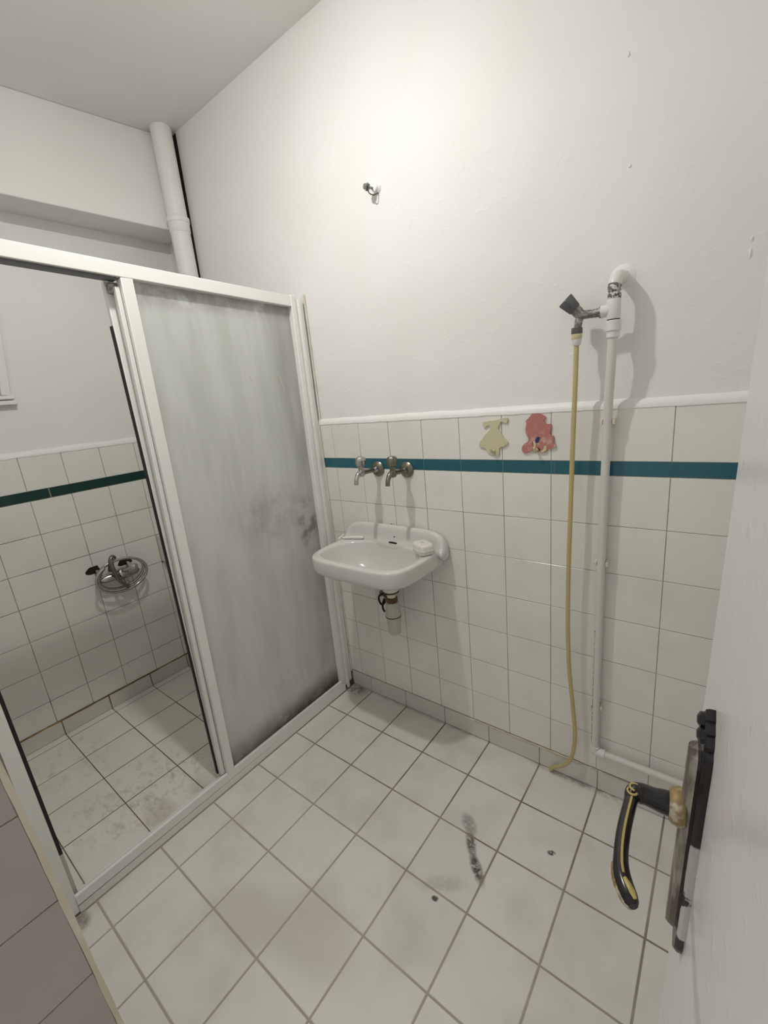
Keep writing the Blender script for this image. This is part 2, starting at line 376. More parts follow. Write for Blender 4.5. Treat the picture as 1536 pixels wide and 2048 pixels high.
def bead(x0, x1, r=0.0032):
    n = max(3, int((x1 - x0) / 0.02)); pts = [(x0 + (x1 - x0) * k / n, -0.0045, 0.0792 + random.uniform(-0.0012, 0.0012)) for k in range(n + 1)]
    return MB().tube(pts, [r * random.uniform(0.6, 1.15) for _ in pts], 6)
obj('sealant_bead', bead(0.60, 1.005), M['creambead'], bb, smooth=True)
obj('sealant_bead', bead(1.035, 1.055, 0.0036), M['creambead'], bb, smooth=True)
# white plaster ledge over the tiles
def ledge(x0, x1, fn):
    n = int(abs(x1 - x0) / 0.03); rs = []
    for k in range(n + 1):
        t = x0 + (x1 - x0) * k / n; j = 0.0035 * noise.noise(V((t * 9, 3.1, 0))); q = 0.002 * noise.noise(V((t * 31, 7.7, 0)))
        rs.append([fn(t, 0.013, 1.268), fn(t, -0.0018, 1.2685 + q), fn(t, -0.0016, 1.277 + j), fn(t, 0.004, 1.288 + j), fn(t, 0.013, 1.293 + j)])
    return MB().rings(rs)
struct('trim_1', ledge(-0.978, 1.45, lambda t, d, z: V((t, d, z))), M['trimwhite'], smooth=True)
# left (shower) wall with the boxed beam above
wl = struct('wall_left', MB().box((-1.12, -1.45, -0.1), (XL - 0.012, 0.15, H + 0.1)), M['wall'])
obj('grout', MB().box((XL - 0.0125, -1.276, 0.0), (XL - 0.0010, 0.0, 1.265)), M['leftgrout'], wl)
g3 = 0.0011
for i in range(len(LY) - 1):
    for r in range(len(LZ) - 1):
        if i == 6 and r == 4: continue                 # the soap dish sits here
        tile('wall_tile', wl, M['walltile'], (LY[i] + g3, LZ[r] + g3), (LY[i + 1] - g3, LZ[r + 1] - g3), ('x', XL, 1), bev=0.0007)
    tile('wall_tile', wl, M['walltile'], (LY[i] + g3, 1.1215), (LY[i + 1] - g3, 1.2625), ('x', XL, 1), bev=0.0007)
for a, b in ((-1.27, -0.7655), (-0.7615, -0.31), (-0.307, 0.0)):
    tile('band_tile', wl, M['darkband'], (a + 0.0005, 1.0802), (b - 0.0005, 1.1205), ('x', XL, 1), bev=0.0005)
bl = struct('baseboard_left', MB().box((XL - 0.003, -1.27, ZS), (XL + 0.0026, 0.0, 0.0885)), M['rustgrout'])
for k in range(len(SY) - 1):
    tile('skirting_tile', bl, M['skirt'], (SY[k + 1] + 0.0024, ZS + 0.001), (SY[k] - 0.0024, 0.086), ('x', XL + 0.004, 1))
n = 40; pts = [(XL + 0.0025, -1.27 + 1.27 * k / n, 0.0885 + random.uniform(-0.0012, 0.0012)) for k in range(n + 1)]
obj('rusty_joint', MB().tube(pts, [0.0030 * random.uniform(0.6, 1.3) for _ in pts], 6), M['rustgrout'], bl, smooth=True)
struct('trim_2', ledge(-1.27, 0.0, lambda t, d, z: V((XL - d, t, z - 0.008))), M['trimwhite'], smooth=True)
def bx(y, z): return (-0.797 + 0.03 * y) if z < 2.3 else (-0.797 + 0.14 * y)
struct('trim_4', MB().hexa([(-0.99, -1.45, 2.19), (bx(-1.3, 2), -1.45, 2.19), (bx(0, 2), 0.012, 2.19), (-0.99, 0.012, 2.19),
                          (-0.99, -1.45, H), (bx(-1.3, 2.5), -1.45, H), (bx(0, 2.5), 0.012, H), (-0.99, 0.012, H)]), M['wall'], bevel=0.004)
# front wall with the tiled reveal of the doorway, right wall
wf = struct('wall_front', MB().box((-1.12, -1.45, -0.1), (0.655, -1.277, H + 0.1)).box((0.655, -1.45, 2.12), (1.6, -1.277, H + 0.1)), M['wall'])
obj('grout', MB().box((0.655, -1.45, 0.0), (0.6645, -1.277, 2.05)), M['wallgrout'], wf)
def jy(z): return -1.2755 - 0.038 * (z - 0.72)
JZ = [0.0]; q = 0.030
while q < 2.06: JZ.append(q); q += 0.147
for r in range(len(JZ) - 1):
    za, zb = JZ[r] + g2, JZ[r + 1] - g2
    obj('wall_tile', MB().hexa([(0.660, -1.452, za), (0.6665, -1.452, za), (0.6665, jy(za), za), (0.660, jy(za), za), (0.660, -1.452, zb), (0.6665, -1.452, zb), (0.6665, jy(zb), zb), (0.660, jy(zb), zb)]), M['jambshadetile'], wf, bevel=0.0008, segs=1)
n = 60; rs = []
for k in range(n + 1):
    z = 2.05 * k / n; j = 0.0016 * noise.noise(V((z * 22, 1.3, 0))); q = 0.0012 * noise.noise(V((z * 40, 5.3, 0)))
    rs.append([V((0.650, jy(z), z)), V((0.6668 + q * 0.3, jy(z) + q, z)), V((0.6655 + j, jy(z) + 0.0070 + j, z)), V((0.650, jy(z) + 0.0070, z))])
struct('trim_3', MB().rings(rs), M['sealant'], smooth=True)
struct('wall_right', MB().box((1.452, -1.75, -0.1), (1.6, 0.15, H + 0.1)), M['wall'])

# little window on the shower wall, only its lower corner is in the picture
wn = struct('window_1', MB().hexa([(-0.972, -1.20, 1.505), (-0.972, -0.795, 1.505), (-0.972, -0.735, 1.98), (-0.972, -1.20, 1.98),
                                   (-0.969, -1.20, 1.505), (-0.969, -0.795, 1.505), (-0.969, -0.735, 1.98), (-0.969, -1.20, 1.98)]), M['pane'])
def strip(a, b, wd, x0=-0.979, x1=-0.962):
    (y0, z0), (y1, z1) = a, b; d = V((0, y1 - y0, z1 - z0)).normalized(); nn = V((0, -d.z, d.y)) * wd
    c = [V((0, y0, z0)), V((0, y1, z1)), V((0, y1, z1)) + nn, V((0, y0, z0)) + nn]
    return MB().hexa([p + V((x0, 0, 0)) for p in c] + [p + V((x1, 0, 0)) for p in c])
obj('window_frame', strip((-0.795, 1.505), (-0.737, 1.98), 0.030), M['wall'], wn, bevel=0.002)
obj('window_frame', strip((-1.20, 1.98), (-1.20, 1.505), 0.030), M['wall'], wn, bevel=0.002)
obj('window_frame', strip((-0.737, 1.98), (-1.20, 1.98), 0.030), M['wall'], wn, bevel=0.002)
obj('glazing_bar', MB().box((-0.979, -1.2, 1.628), (-0.965, -0.79, 1.640)), M['pvc'], wn, bevel=0.002)
obj('window_sill', MB().box((-0.985, -1.23, 1.492), (-0.957, -0.786, 1.506)).box((-0.985, -1.26, 1.470), (-0.950, -0.782, 1.486)), M['trimwhite'], wn, bevel=0.003)

# ================================================================== DOOR (open against the right wall) with its handle
DU = V((0.124, -0.9923, 0.0)); DN = V((-0.9923, -0.124, 0.0)); DW = V((0.0225, 0, 1.0)); D0 = V((CAM.x - 0.0217, CAM.y + 0.44, 0.0))
def dp(u, n, z): return D0 + DU * u + DN * n + DW * z
door = struct('door_1', MB().hexa([dp(0, -0.04, 0.012), dp(0.75, -0.04, 0.012), dp(0.75, 0, 0.012), dp(0, 0, 0.012),
                                   dp(0, -0.04, 2.02), dp(0.75, -0.04, 2.02), dp(0.75, 0, 2.02), dp(0, 0, 2.02)]), M['door'], bevel=0.003, origin=D0)
UC, ZC = 0.060, 0.987
half = [(0.0, 0.147), (0.0035, 0.1405), (0.0065, 0.136), (0.0060, 0.131), (0.0095, 0.126), (0.0125, 0.120), (0.0115, 0.114), (0.0150, 0.108), (0.0165, 0.098), (0.0150, 0.091), (0.0190, 0.085), (0.0200, 0.072),
        (0.0195, 0.03)]
low = [(0.0195, -0.09), (0.0200, -0.118), (0.0185, -0.130), (0.0130, -0.141), (0.0145, -0.150), (0.0110, -0.160), (0.0055, -0.166), (0.0, -0.171)]
half = [(a, b if b < 0.06 else 0.06 + (b - 0.06) * 0.54) for a, b in half]; right = half + low; outl = [(a, b) for a, b in right] + [(-a, b) for a, b in reversed(right[1:-1])]
def dk(k): return lambda a, b, d: dp(UC + a * k, d, ZC + b)
pl = MB().rings([[dp(UC + a, 0.0, ZC + b) for a, b in outl], [dp(UC + a, 0.004, ZC + b) for a, b in outl], [dp(UC + a * 0.88, 0.0065, ZC + b * 0.99) for a, b in outl]])
g = G(M['plateblack']); pp = g.pos()
nn_ = g.noise(pp, 38, 3, 0.5); sp = g.sep()
# white door paint slopped over the plate's lower near edge
ymask = g.ramp(sp[1], CAM.y + 0.368, CAM.y + 0.361, 0.0, 1.0); zmask = g.ramp(sp[2], 0.955, 0.975, 1.0, 0.25)
g.color(g.mix(g.ramp(g.math('MULTIPLY', g.math('MULTIPLY', ymask, zmask), g.ramp(nn_, 0.30, 0.5)), 0.35, 0.5), (0.012, 0.010, 0.011), (0.62, 0.59, 0.57)))
plate = obj('handle_plate', pl, M['plateblack'], door, label='black enamelled backplate with white paint slopped on its edge', smooth=True)
ro = [(0.0, 0.072), (0.006, 0.070), (0.011, 0.064), (0.0125, 0.056), (0.0125, -0.116), (0.011, -0.128), (0.006, -0.138), (0.0, -0.142)]
ro = ro + [(-a, b) for a, b in reversed(ro[1:-1])]
rp = MB().rings([[dp(UC + a * 1.12, 0.004, ZC + b * 1.01) for a, b in ro], [dp(UC + a, 0.0085, ZC + b * 0.995) for a, b in ro]], cap1=False, mi=0)
rp.rings([[dp(UC + a, 0.0085, ZC + b * 0.995) for a, b in ro], [dp(UC + a * 0.72, 0.0128, ZC + b * 0.985) for a, b in ro], [dp(UC + a * 0.30, 0.0145, ZC + b * 0.975) for a, b in ro]], cap0=False, mi=1)
obj('raised_panel', rp, [M['blackenamel'], M['wornplate']], plate, label='raised panel with a rubbed grey face')
for zz_ in (0.093, 0.084):
    obj('scroll_boss', MB().lathe(dp(UC + (0.004 if zz_ < 0.09 else -0.003), 0.006, ZC + zz_), DN, [(0, 0.007), (0.003, 0.0065), (0.005, 0.003)], 14), M['blackenamel'], plate, smooth=True)
obj('collar', MB().lathe(dp(UC, 0.0115, ZC), DN, [(0, 0.0155), (0.004, 0.0165), (0.009, 0.0150), (0.0115, 0.0125)], 24), M['wornbrass'], plate, smooth=True, label='brass collar with worn cream paint')
stem = smooth_path([dp(UC, 0.020, ZC), dp(UC, 0.032, ZC), dp(UC - 0.001, 0.044, ZC), dp(UC + 0.004, 0.0505, ZC), dp(UC + 0.018, 0.0530, ZC), dp(UC + 0.045, 0.0562, ZC), dp(UC + 0.068, 0.0570, ZC),
                    dp(UC + 0.085, 0.0550, ZC - 0.001), dp(UC + 0.102, 0.0470, ZC - 0.002)], 5)
nS = len(stem); rad = []
for i in range(nS):
    t = i / (nS - 1)
    rad.append(0.0105 if t < 0.12 else (0.0088 if t < 0.40 else (0.0054 if t < 0.76 else 0.0054 + 0.0014 * math.sin((t - 0.78) / 0.22 * math.pi))))
for _ in range(3): rad = [rad[0]] + [(rad[i - 1] + rad[i] + rad[i + 1]) / 3 for i in range(1, nS - 1)] + [rad[-1] * 0.85]
lever = obj('lever', MB().tube(stem, rad, 16), M['blackenamel'], door, smooth=True, label='black lever trimmed in gold')
i0 = int(nS * 0.46)
obj('gold_line', MB().tube([p + V((0.0006, 0, r * 0.92)) for p, r in zip(stem[i0:-5], rad[i0:-5])], 0.0011, 6), M['gold'], lever, smooth=True)
obj('gold_line', MB().tube([stem[-5] + V((0, 0, rad[-5])), stem[-4] + V((0.001, 0, rad[-4])), stem[-3] + V((0.0015, 0, rad[-3])), stem[-2] + V((0.002, 0, rad[-2]))], [0.0014, 0.0022, 0.0024, 0.0014], 6), M['gold'], lever, smooth=True)
obj('gold_tip', MB().tube([p + DN * r * 0.30 + V((0, 0, -r * 0.25)) for p, r in zip(stem[-9:], rad[-9:])], [r * 0.86 for r in rad[-9:]], 12), M['wornbrass'], lever, smooth=True)
i1 = int(nS * 0.36)
for q, sgn in ((0, 1), (2, -1)):
    c0 = stem[i1 + q] + V((0, 0, rad[i1 + q] * 0.93))
    obj('gold_scroll', MB().tube([c0 + (DU * math.cos(a) * sgn + DN * math.sin(a)) * 0.0040 for a in [k * 0.55 for k in range(9)]], 0.0010, 6), M['gold'], lever, smooth=True)

# ================================================================== SHOWER SCREEN
XF, XB = -0.057, -0.101
sc = thing('shower_screen', 'white aluminium shower screen with one frosted fixed pane and an open doorway', 'shower screen', (-0.078, -0.62, 0.0))
def zt(y): return 1.7640 + 0.0375 * (-y - 0.04)          # the head rail sags a little towards the wall
def rail(y0, y1, lo, hi, x0=XB, x1=XF):
    return MB().hexa([(x0, y0, zt(y0) + lo), (x1, y0, zt(y0) + lo), (x1, y1, zt(y1) + lo), (x0, y1, zt(y1) + lo),
                      (x0, y0, zt(y0) + hi), (x1, y0, zt(y0) + hi), (x1, y1, zt(y1) + hi), (x0, y1, zt(y1) + hi)])
obj('head_rail', rail(-1.270, -0.058, -0.039, 0.0), M['alu'], sc, bevel=0.002)
obj('head_track', rail(-1.20, -0.69, -0.046, -0.0395, -0.094, -0.066), M['darkgrey'], sc)
sr = MB().box((-0.100, -1.205, 0.0), (-0.0575, -0.060, 0.030)).box((-0.0685, -1.205, 0.030), (-0.0575, -0.060, 0.062)).box((-0.080, -1.205, 0.030), (-0.0745, -0.060, 0.052)).box((-0.100, -1.205, 0.0302), (-0.094, -0.060, 0.040))
obj('sill_rail', sr, M['alu'], sc, bevel=0.0012)
obj('sill_groove', MB().box((-0.0742, -1.203, 0.0301), (-0.0690, -0.65, 0.034)), M['black'], sc)
def post(y0b, y1b, y0t, y1t, z0, z1, x0, x1):
    return MB().hexa([(x0, y0b, z0), (x1, y0b, z0), (x1, y1b, z0), (x0, y1b, z0), (x0, y0t, z1), (x1, y0t, z1), (x1, y1t, z1), (x0, y1t, z1)])
obj('front_post', post(-1.252, -1.203, -1.258, -1.211, 0.004, zt(-1.2) - 0.039, XB, XF), M['alu'], sc, bevel=0.006, segs=3)
obj('brush_seal', post(-1.203, -1.194, -1.212, -1.202, 0.20, 1.75, -0.094, -0.080), M['black'], sc)
obj('clear_seal', post(-1.203, -1.193, -1.203, -1.194, 0.045, 0.20, -0.094, -0.080), M['greyplastic'], sc)
md = obj('meeting_stile', post(-0.706, -0.676, -0.683, -0.6495, 0.060, zt(-0.66) - 0.039, -0.088, XF), M['alu'], sc, bevel=0.002)
obj('stile_lip', post(-0.722, -0.708, -0.697, -0.685, 0.060, zt(-0.66) - 0.06, -0.088, -0.072), M['alu'], md, bevel=0.001)
# second stile behind the meeting stile, with its black seal
sl = obj('rear_stile', post(-0.716, -0.672, -0.712, -0.668, 0.046, 1.745, -0.1185, -0.1015), M['alu'], sc, bevel=0.002)
obj('edge_seal', post(-0.7205, -0.7165, -0.7165, -0.7130, 0.046, 1.628, -0.118, -0.106), M['black'], sl)
obj('roller_block', MB().box((-0.112, -0.707, 1.712), (-0.084, -0.678, 1.738)), M['pewter'], sl, bevel=0.002)
obj('door_stop', MB().hexa([(-0.09, -0.716, 0.062), (-0.072, -0.716, 0.062), (-0.072, -0.690, 0.062), (-0.09, -0.690, 0.062), (-0.09, -0.703, 0.105), (-0.075, -0.703, 0.105), (-0.075, -0.698, 0.105), (-0.09, -0.698, 0.105)]), M['wornbrass'], sc, label='small brown stop wedge')
obj('fixed_pane', MB().hexa([(-0.082, -0.690, 0.056), (-0.077, -0.690, 0.056), (-0.077, -0.075, 0.056), (-0.082, -0.075, 0.056),
                             (-0.082, -0.665, zt(-0.665) - 0.036), (-0.077, -0.665, zt(-0.665) - 0.036), (-0.077, -0.060, zt(-0.06) - 0.036), (-0.082, -0.060, zt(-0.06) - 0.036)]), M['frost'], sc)
for y_, z_, ln, tilt in ((-0.300, 1.475, 0.020, 0.10), (-0.163, 1.475, 0.075, 0.20), (-0.640, 1.675, 0.018, 0.1), (-0.405, 0.74, 0.045, 0.06), (-0.290, 1.02, 0.030, -0.05), (-0.250, 0.93, 0.022, 0.05)):
    q_ = [V((-0.0768, y_, z_)), V((-0.0768, y_ + 0.0032, z_)), V((-0.0768, y_ + 0.0040 + ln * tilt, z_ - ln)), V((-0.0768, y_ + 0.0025 + ln * tilt, z_ - ln))]
    obj('paint_drip', MB().hexa(q_ + [p + V((0.0008, 0, 0)) for p in q_]), M['cream'], sc)
ws = obj('wall_stile', post(-0.0835, -0.0605, -0.0680, -0.0460, 0.048, zt(-0.05) + 0.004, -0.0925, XF + 0.0015), M['alu'], sc, bevel=0.002)
obj('wall_channel', post(-0.0590, -0.0095, -0.0455, -0.0050, 0.022, zt(-0.02) + 0.002, -0.095, -0.061), M['alu'], sc, bevel=0.002)
obj('channel_lip', post(-0.0480, -0.0330, -0.0345, -0.0205, 0.004, zt(-0.02) - 0.01, -0.062, -0.0545), M['alu'], sc, bevel=0.0015)
n = 60; pts = []; rr = []
for k in range(n + 1):
    z = 0.075 + 1.70 * k / n; pts.append((-0.0605, -0.0045 + 0.0105 * min(max((z - 1.27) / 0.02, 0), 1), z)); rr.append(0.0034 + 0.0020 * noise.noise(V((z * 14, 0.4, 9.1))))
obj('sealant_line', MB().tube(pts, rr, 6), M['sealant'], sc, smooth=True, label='yellowed sealant along the wall')
obj('rotten_foot', MB().box((-0.090, -0.030, 0.001), (-0.058, -0.006, 0.030)), M['grime'], sc, label='dark grime under the wall channel')

# ================================================================== WASHBASIN
bs = thing('washbasin', 'small white wall-hung washbasin with a raised back ledge, under the two taps', 'washbasin', (0.29, -0.002, 0.80))
N = 72
def outer(k, s=1.0, cx=0.289, cy=-0.03):
    a = 2 * math.pi * k / N; c, sn = math.cos(a), math.sin(a); e = 2 / 5.5
    x = 0.230 * math.copysign(abs(c) ** e, c); y = math.copysign(abs(sn) ** e, sn) * (0.275 if sn < 0 else 0.026)
    bow = 0.006 * (1 - (x / 0.23) ** 2) if sn < 0 else 0
    return V((cx + x * s, cy + (y - bow) * s, 0))
def inner(k, s=1.0, cx=0.287, cy=-0.165):
    a = 2 * math.pi * k / N; c, sn = math.cos(a), math.sin(a); e = 2 / (3.6 if sn < 0 else 2.35)
    x = 0.203 * math.copysign(abs(c) ** e, c); y = math.copysign(abs(sn) ** e, sn) * (0.113 if sn < 0 else 0.122)
    return V((cx + x * s, cy + y * s, 0))
def lerp(a, b, t): return a + (b - a) * t
def ring(fn, z): return [V((fn(k).x, fn(k).y, z)) for k in range(N)]
under = V((0.312, -0.10, 0))
def sh(s): return lambda k: lerp(under, outer(k), s)
def bo(s): 
    return lambda k: lerp(V((0.300, -0.135, 0)), inner(k), s)
rs = [ring(sh(0.10), 0.655), ring(sh(0.32), 0.662), ring(sh(0.62), 0.695), ring(sh(0.88), 0.728), ring(sh(0.975), 0.7385), ring(sh(0.998), 0.748), ring(sh(1.0), 0.785),
      ring(sh(0.996), 0.796), ring(sh(0.982), 0.8015)]
rs += [ring(lambda k: lerp(inner(k), outer(k, 0.98), 0.35), 0.8015), ring(bo(1.0), 0.7985), ring(bo(0.975), 0.792), ring(bo(0.95), 0.777), ring(bo(0.86), 0.735), ring(bo(0.66), 0.697), ring(bo(0.36), 0.681), ring(bo(0.10), 0.676)]
body = MB().rings(rs, cap0=True, cap1=True)
# raised back with rounded shoulders
nx, prof = 40, [(0.0, 0.0), (-0.018, 0.0), (-0.026, -0.005), (-0.031, -0.018), (-0.034, -0.044), (-0.038, -0.058), (-0.046, -0.068)]
rs2 = []
for i in range(nx + 1):
    s_ = -1 + 2 * i / nx; s_ = math.copysign(abs(s_) ** 0.7, s_); x = 0.2915 + 0.247 * s_
    h = 0.072 * (1 - abs(s_) ** 7) ** 0.5; sw = 0.020 * max(0, (abs(s_) - 0.80) / 0.2) ** 1.5
    row = [V((x, -0.0015, 0.760))] + [V((x, -0.0015 + y * (0.72 if abs(s_) > 0.99 else 1) - (sw * (-dz / 0.069)), 0.797 + max(0.0, h + dz * (h / 0.072)))) for y, dz in prof] + [V((x, -0.050 - sw, 0.786)), V((x, -0.045, 0.760))]
    rs2.append(row)
bk = MB().rings(rs2)
bowl = obj('basin_body', body, M['porcelain'], bs, smooth=True, subsurf=1)
for p in bowl.data.polygons: p.use_smooth = True
bkp = obj('back_ledge', bk, M['porcelain'], bs, smooth=True, subsurf=1)
bkp.data.polygons.foreach_set('use_smooth', [True] * len(bkp.data.polygons))
slot = [(math.copysign(min(abs(0.0205 * math.cos(a)), 0.019), math.cos(a)), 0.0052 * math.copysign(abs(math.sin(a)) ** 0.5, math.sin(a))) for a in [2 * math.pi * k / 20 for k in range(20)]]
obj('overflow_slot', MB().prism(slot, 0.0, 0.006, lambda a, b, d: V((0.307 + a, -0.0415 - d - b * 0.5, 0.8035 + b * 0.85))), M['hole_and_shade'], bs, label='dark overflow slot')
obj('screw_hole', MB().lathe((0.310, -0.0350, 0.826), (0, -1, 0.4), [(0, 0.0026), (0.002, 0.0026)], 10), M['hole_and_shade'], bs)
obj('screw_hole', MB().lathe((0.283, -0.012, 0.8685), (0, 0, 1), [(0, 0.003), (0.001, 0.003)], 10), M['hole_and_shade'], bs)
obj('waste_ring', MB().lathe((0.300, -0.135, 0.676), (0, 0, 1), [(0, 0.022), (0.003, 0.022), (0.004, 0.018), (0.002, 0.012)], 20), M['dullchrome'], bs, smooth=True)
# bottle trap
tx, ty = 0.318, -0.100
tp = thing('bottle_trap', 'white plastic bottle trap with a ribbed cup hanging under the washbasin', 'trap', (tx, ty, 0.44))
def la(prof, seg=28, rib=0.0, x=tx, y=ty): return MB().lathe((x, y, 0), (0, 0, 1), prof, seg, rib=rib)
obj('waste_flange', la([(0.625, 0.028), (0.630, 0.0325), (0.6545, 0.034)]), M['pvc'], tp, smooth=True)
obj('rubber_ring', la([(0.619, 0.028), (0.6215, 0.0315), (0.6255, 0.0315), (0.627, 0.029)]), M['brass'], tp, smooth=True, label='brown perished rubber ring')
obj('tail_pipe', la([(0.590, 0.0175), (0.619, 0.019)]), M['cream'], tp, smooth=True)
obj('union_nut', la([(0.576, 0.020), (0.580, 0.0235), (0.596, 0.0235), (0.600, 0.020)], 8), M['brass'], tp, label='brown stained union nut')
obj('trap_body', la([(0.520, 0.0315), (0.533, 0.0312), (0.572, 0.0265), (0.578, 0.022)]), M['greyplastic'], tp, smooth=True)
obj('seam_ring', la([(0.5165, 0.0318), (0.521, 0.0320)]), M['brass'], tp, smooth=True)
obj('trap_cup', la([(0.440, 0.020), (0.444, 0.0245), (0.505, 0.0285), (0.5165, 0.0300)], 56, 0.035), M['greyplastic'], tp, label='ribbed grey-white cup')
op = smooth_path([(tx - 0.02, ty + 0.012, 0.583), (tx - 0.055, ty + 0.035, 0.580), (tx - 0.09, ty + 0.062, 0.570), (0.205, -0.022, 0.556), (0.200, -0.002, 0.553)], 5)
obj('outlet_pipe', MB().tube(op, 0.0135, 14), M['brass'], tp, smooth=True)
obj('wire_loop', MB().tube(smooth_path([(0.262, -0.070, 0.592), (0.238, -0.079, 0.577), (0.234, -0.080, 0.556), (0.247, -0.082, 0.541), (0.263, -0.082, 0.552), (0.268, -0.086, 0.572), (0.261, -0.090, 0.553), (0.262, -0.094, 0.533), (0.273, -0.098, 0.523)], 5), 0.0042, 8), M['hole_and_shade'], tp, smooth=True, label='black wire twisted round the outlet')
obj('wall_plate', MB().box((0.150, -0.0035, 0.500), (0.206, -0.0005, 0.575)), M['skirt'], tp, bevel=0.001)
# taps
def tap(x, yb, label, m_body, m_disc, bare=False):
    t = thing('tap', label, 'tap', (x, 0.0, 1.088), 'taps over the washbasin')
    z = 1.088
    obj('escutcheon', MB().lathe((x, -0.0006, z), (0, -1, 0), [(0, 0.030), (0.003, 0.0305), (0.008, 0.026), (0.013, 0.014), (0.014, 0.011)], 32), m_disc, t, smooth=True)
    obj('wall_nut', MB().lathe((x, -0.013, z), (0, -1, 0), [(0, 0.0125), (0.004, 0.0128), (0.014, 0.0095), (0.017, 0.008)], 20), m_body, t, smooth=True)
    obj('arm', MB().tube([(x, -0.026, z), (x, -0.055, z + 0.001), (x, yb + 0.008, z + 0.004)], [0.0078, 0.0085, 0.0105], 16), m_disc, t, smooth=True)
    bd = MB().lathe((x, yb, z - 0.012), (0, 0, 1), [(0, 0.006), (0.004, 0.0115), (0.018, 0.0125), (0.030, 0.0105), (0.034, 0.0125), (0.040, 0.0120)], 20)
    obj('valve_body', bd, m_body, t, smooth=True)
    obj('spout', MB().tube(smooth_path([(x, yb + 0.004, z + 0.012), (x, yb - 0.018, z + 0.002), (x, yb - 0.033, z - 0.016), (x, yb - 0.037, z - 0.036)], 5), [0.0105] * 3 + [0.0095] * 5 + [0.0082] * 8, 16), m_body, t, smooth=True)
    kn = MB(); seg = 32; rs_ = []
    for zz_, r_, lobe in ((0.026, 0.0105, 0), (0.030, 0.0165, 0.05), (0.046, 0.0185, 0.10), (0.058, 0.0170, 0.08), (0.063, 0.0135, 0), (0.0645, 0.009, 0)):
        rs_.append([V((x + r_ * (1 + lobe * math.cos(8 * a)) * math.cos(a), yb + r_ * (1 + lobe * math.cos(8 * a)) * math.sin(a), z + zz_)) for a in [2 * math.pi * k / seg for k in range(seg)]])
    kb = obj('knob', kn.rings(rs_), m_body, t, smooth=True)
    obj('knob_cap', MB().lathe((x, yb, z + 0.0643), (0, 0, 1), [(0, 0.0085), (0.0015, 0.008), (0.002, 0.005)], 16), M['chrome'], kb, smooth=True)
tap(0.2345, -0.100, 'brighter chrome tap on the long arm, nearer the shower screen', M['chrome'], M['dullchrome'])
tap(0.3725, -0.088, 'tarnished tap with the broad round wall disc, further from the shower screen', M['dullchrome'], M['dullchrome'])
# soap case on the right of the rim
so = thing('soap_case', 'white plastic soap case with a ridged base on the right end of the basin rim', 'soap case', (0.474, -0.084, 0.8022))
ang = -0.50; ca, sa = math.cos(ang), math.sin(ang)
def sbx(a, b, z, s=1.0):
    e = 2 / 3.6; c, sn = math.cos(a), math.sin(a)
    u = 0.043 * s * math.copysign(abs(c) ** e, c) * b; v = 0.031 * s * math.copysign(abs(sn) ** e, sn) * b
    return V((0.474 + u * ca - v * sa, -0.084 + u * sa + v * ca, 0.8022 + z))
K = 64; A = [2 * math.pi * k / K for k in range(K)]
ribs = [0.975 if k % 2 else 1.0 for k in range(K)]
obj('case_base', MB().rings([[sbx(a, r, z, s) for a, r in zip(A, ribs)] for z, s in ((0.0, 0.86), (0.004, 0.95), (0.013, 0.985))] + [[sbx(a, 1, 0.0135, 0.985) for a in A]]), M['soapcase'], so)
lid = obj('case_lid', MB().rings([[sbx(a, 1, z, s) for a in A] for z, s in ((0.0140, 1.0), (0.0185, 1.0), (0.0190, 0.965), (0.030, 0.95), (0.0355, 0.90), (0.038, 0.80), (0.0388, 0.4))]), M['soapcase'], so, smooth=True)
for dx in (-0.006, 0.0, 0.006):
    c0 = sbx(0, 0, 0.0389); uu = V((ca, sa, 0)); vv = V((-sa, ca, 0))
    obj('lid_mark', MB().hexa([c0 + uu * (dx - 0.0012) - vv * 0.006, c0 + uu * (dx + 0.0012) - vv * 0.006, c0 + uu * (dx + 0.0012) + vv * 0.004, c0 + uu * (dx - 0.0012) + vv * 0.004] + [p + V((0, 0, 0.0006)) for p in
        (c0 + uu * (dx - 0.0012) - vv * 0.006, c0 + uu * (dx + 0.0012) - vv * 0.006, c0 + uu * (dx + 0.0012) + vv * 0.004, c0 + uu * (dx - 0.0012) + vv * 0.004)]), M['greyplastic'], lid)
c0 = sbx(0, 0, 0.0372) + V((-0.012, 0.017, 0))
obj('lid_mark', MB().box(c0 - V((0.008, 0.002, 0.001)), c0 + V((0.008, 0.002, 0.0012))), M['greyplastic'], lid, label='dark smudge on the lid')
# razor on the left of the rim
rz = thing('razor', 'thin white plastic razor lying on the left end of the basin rim', 'razor', (0.105, -0.075, 0.8025))
obj('handle', MB().tube([(0.078, -0.083, 0.808), (0.105, -0.069, 0.8085), (0.135, -0.056, 0.8085), (0.160, -0.048, 0.808)], [0.0045, 0.0062, 0.0065, 0.0055], 8), M['whiteplastic'], rz, smooth=True)
obj('head', MB().hexa([(0.060, -0.098, 0.8025), (0.070, -0.094, 0.8025), (0.058, -0.052, 0.806), (0.049, -0.056, 0.806), (0.060, -0.098, 0.8085), (0.068, -0.094, 0.8105), (0.057, -0.052, 0.815), (0.049, -0.056, 0.812)]), M['whiteplastic'], rz, bevel=0.001)
obj('neck', MB().tube([(0.066, -0.078, 0.809), (0.078, -0.083, 0.808)], 0.003, 8), M['whiteplastic'], rz, smooth=True)

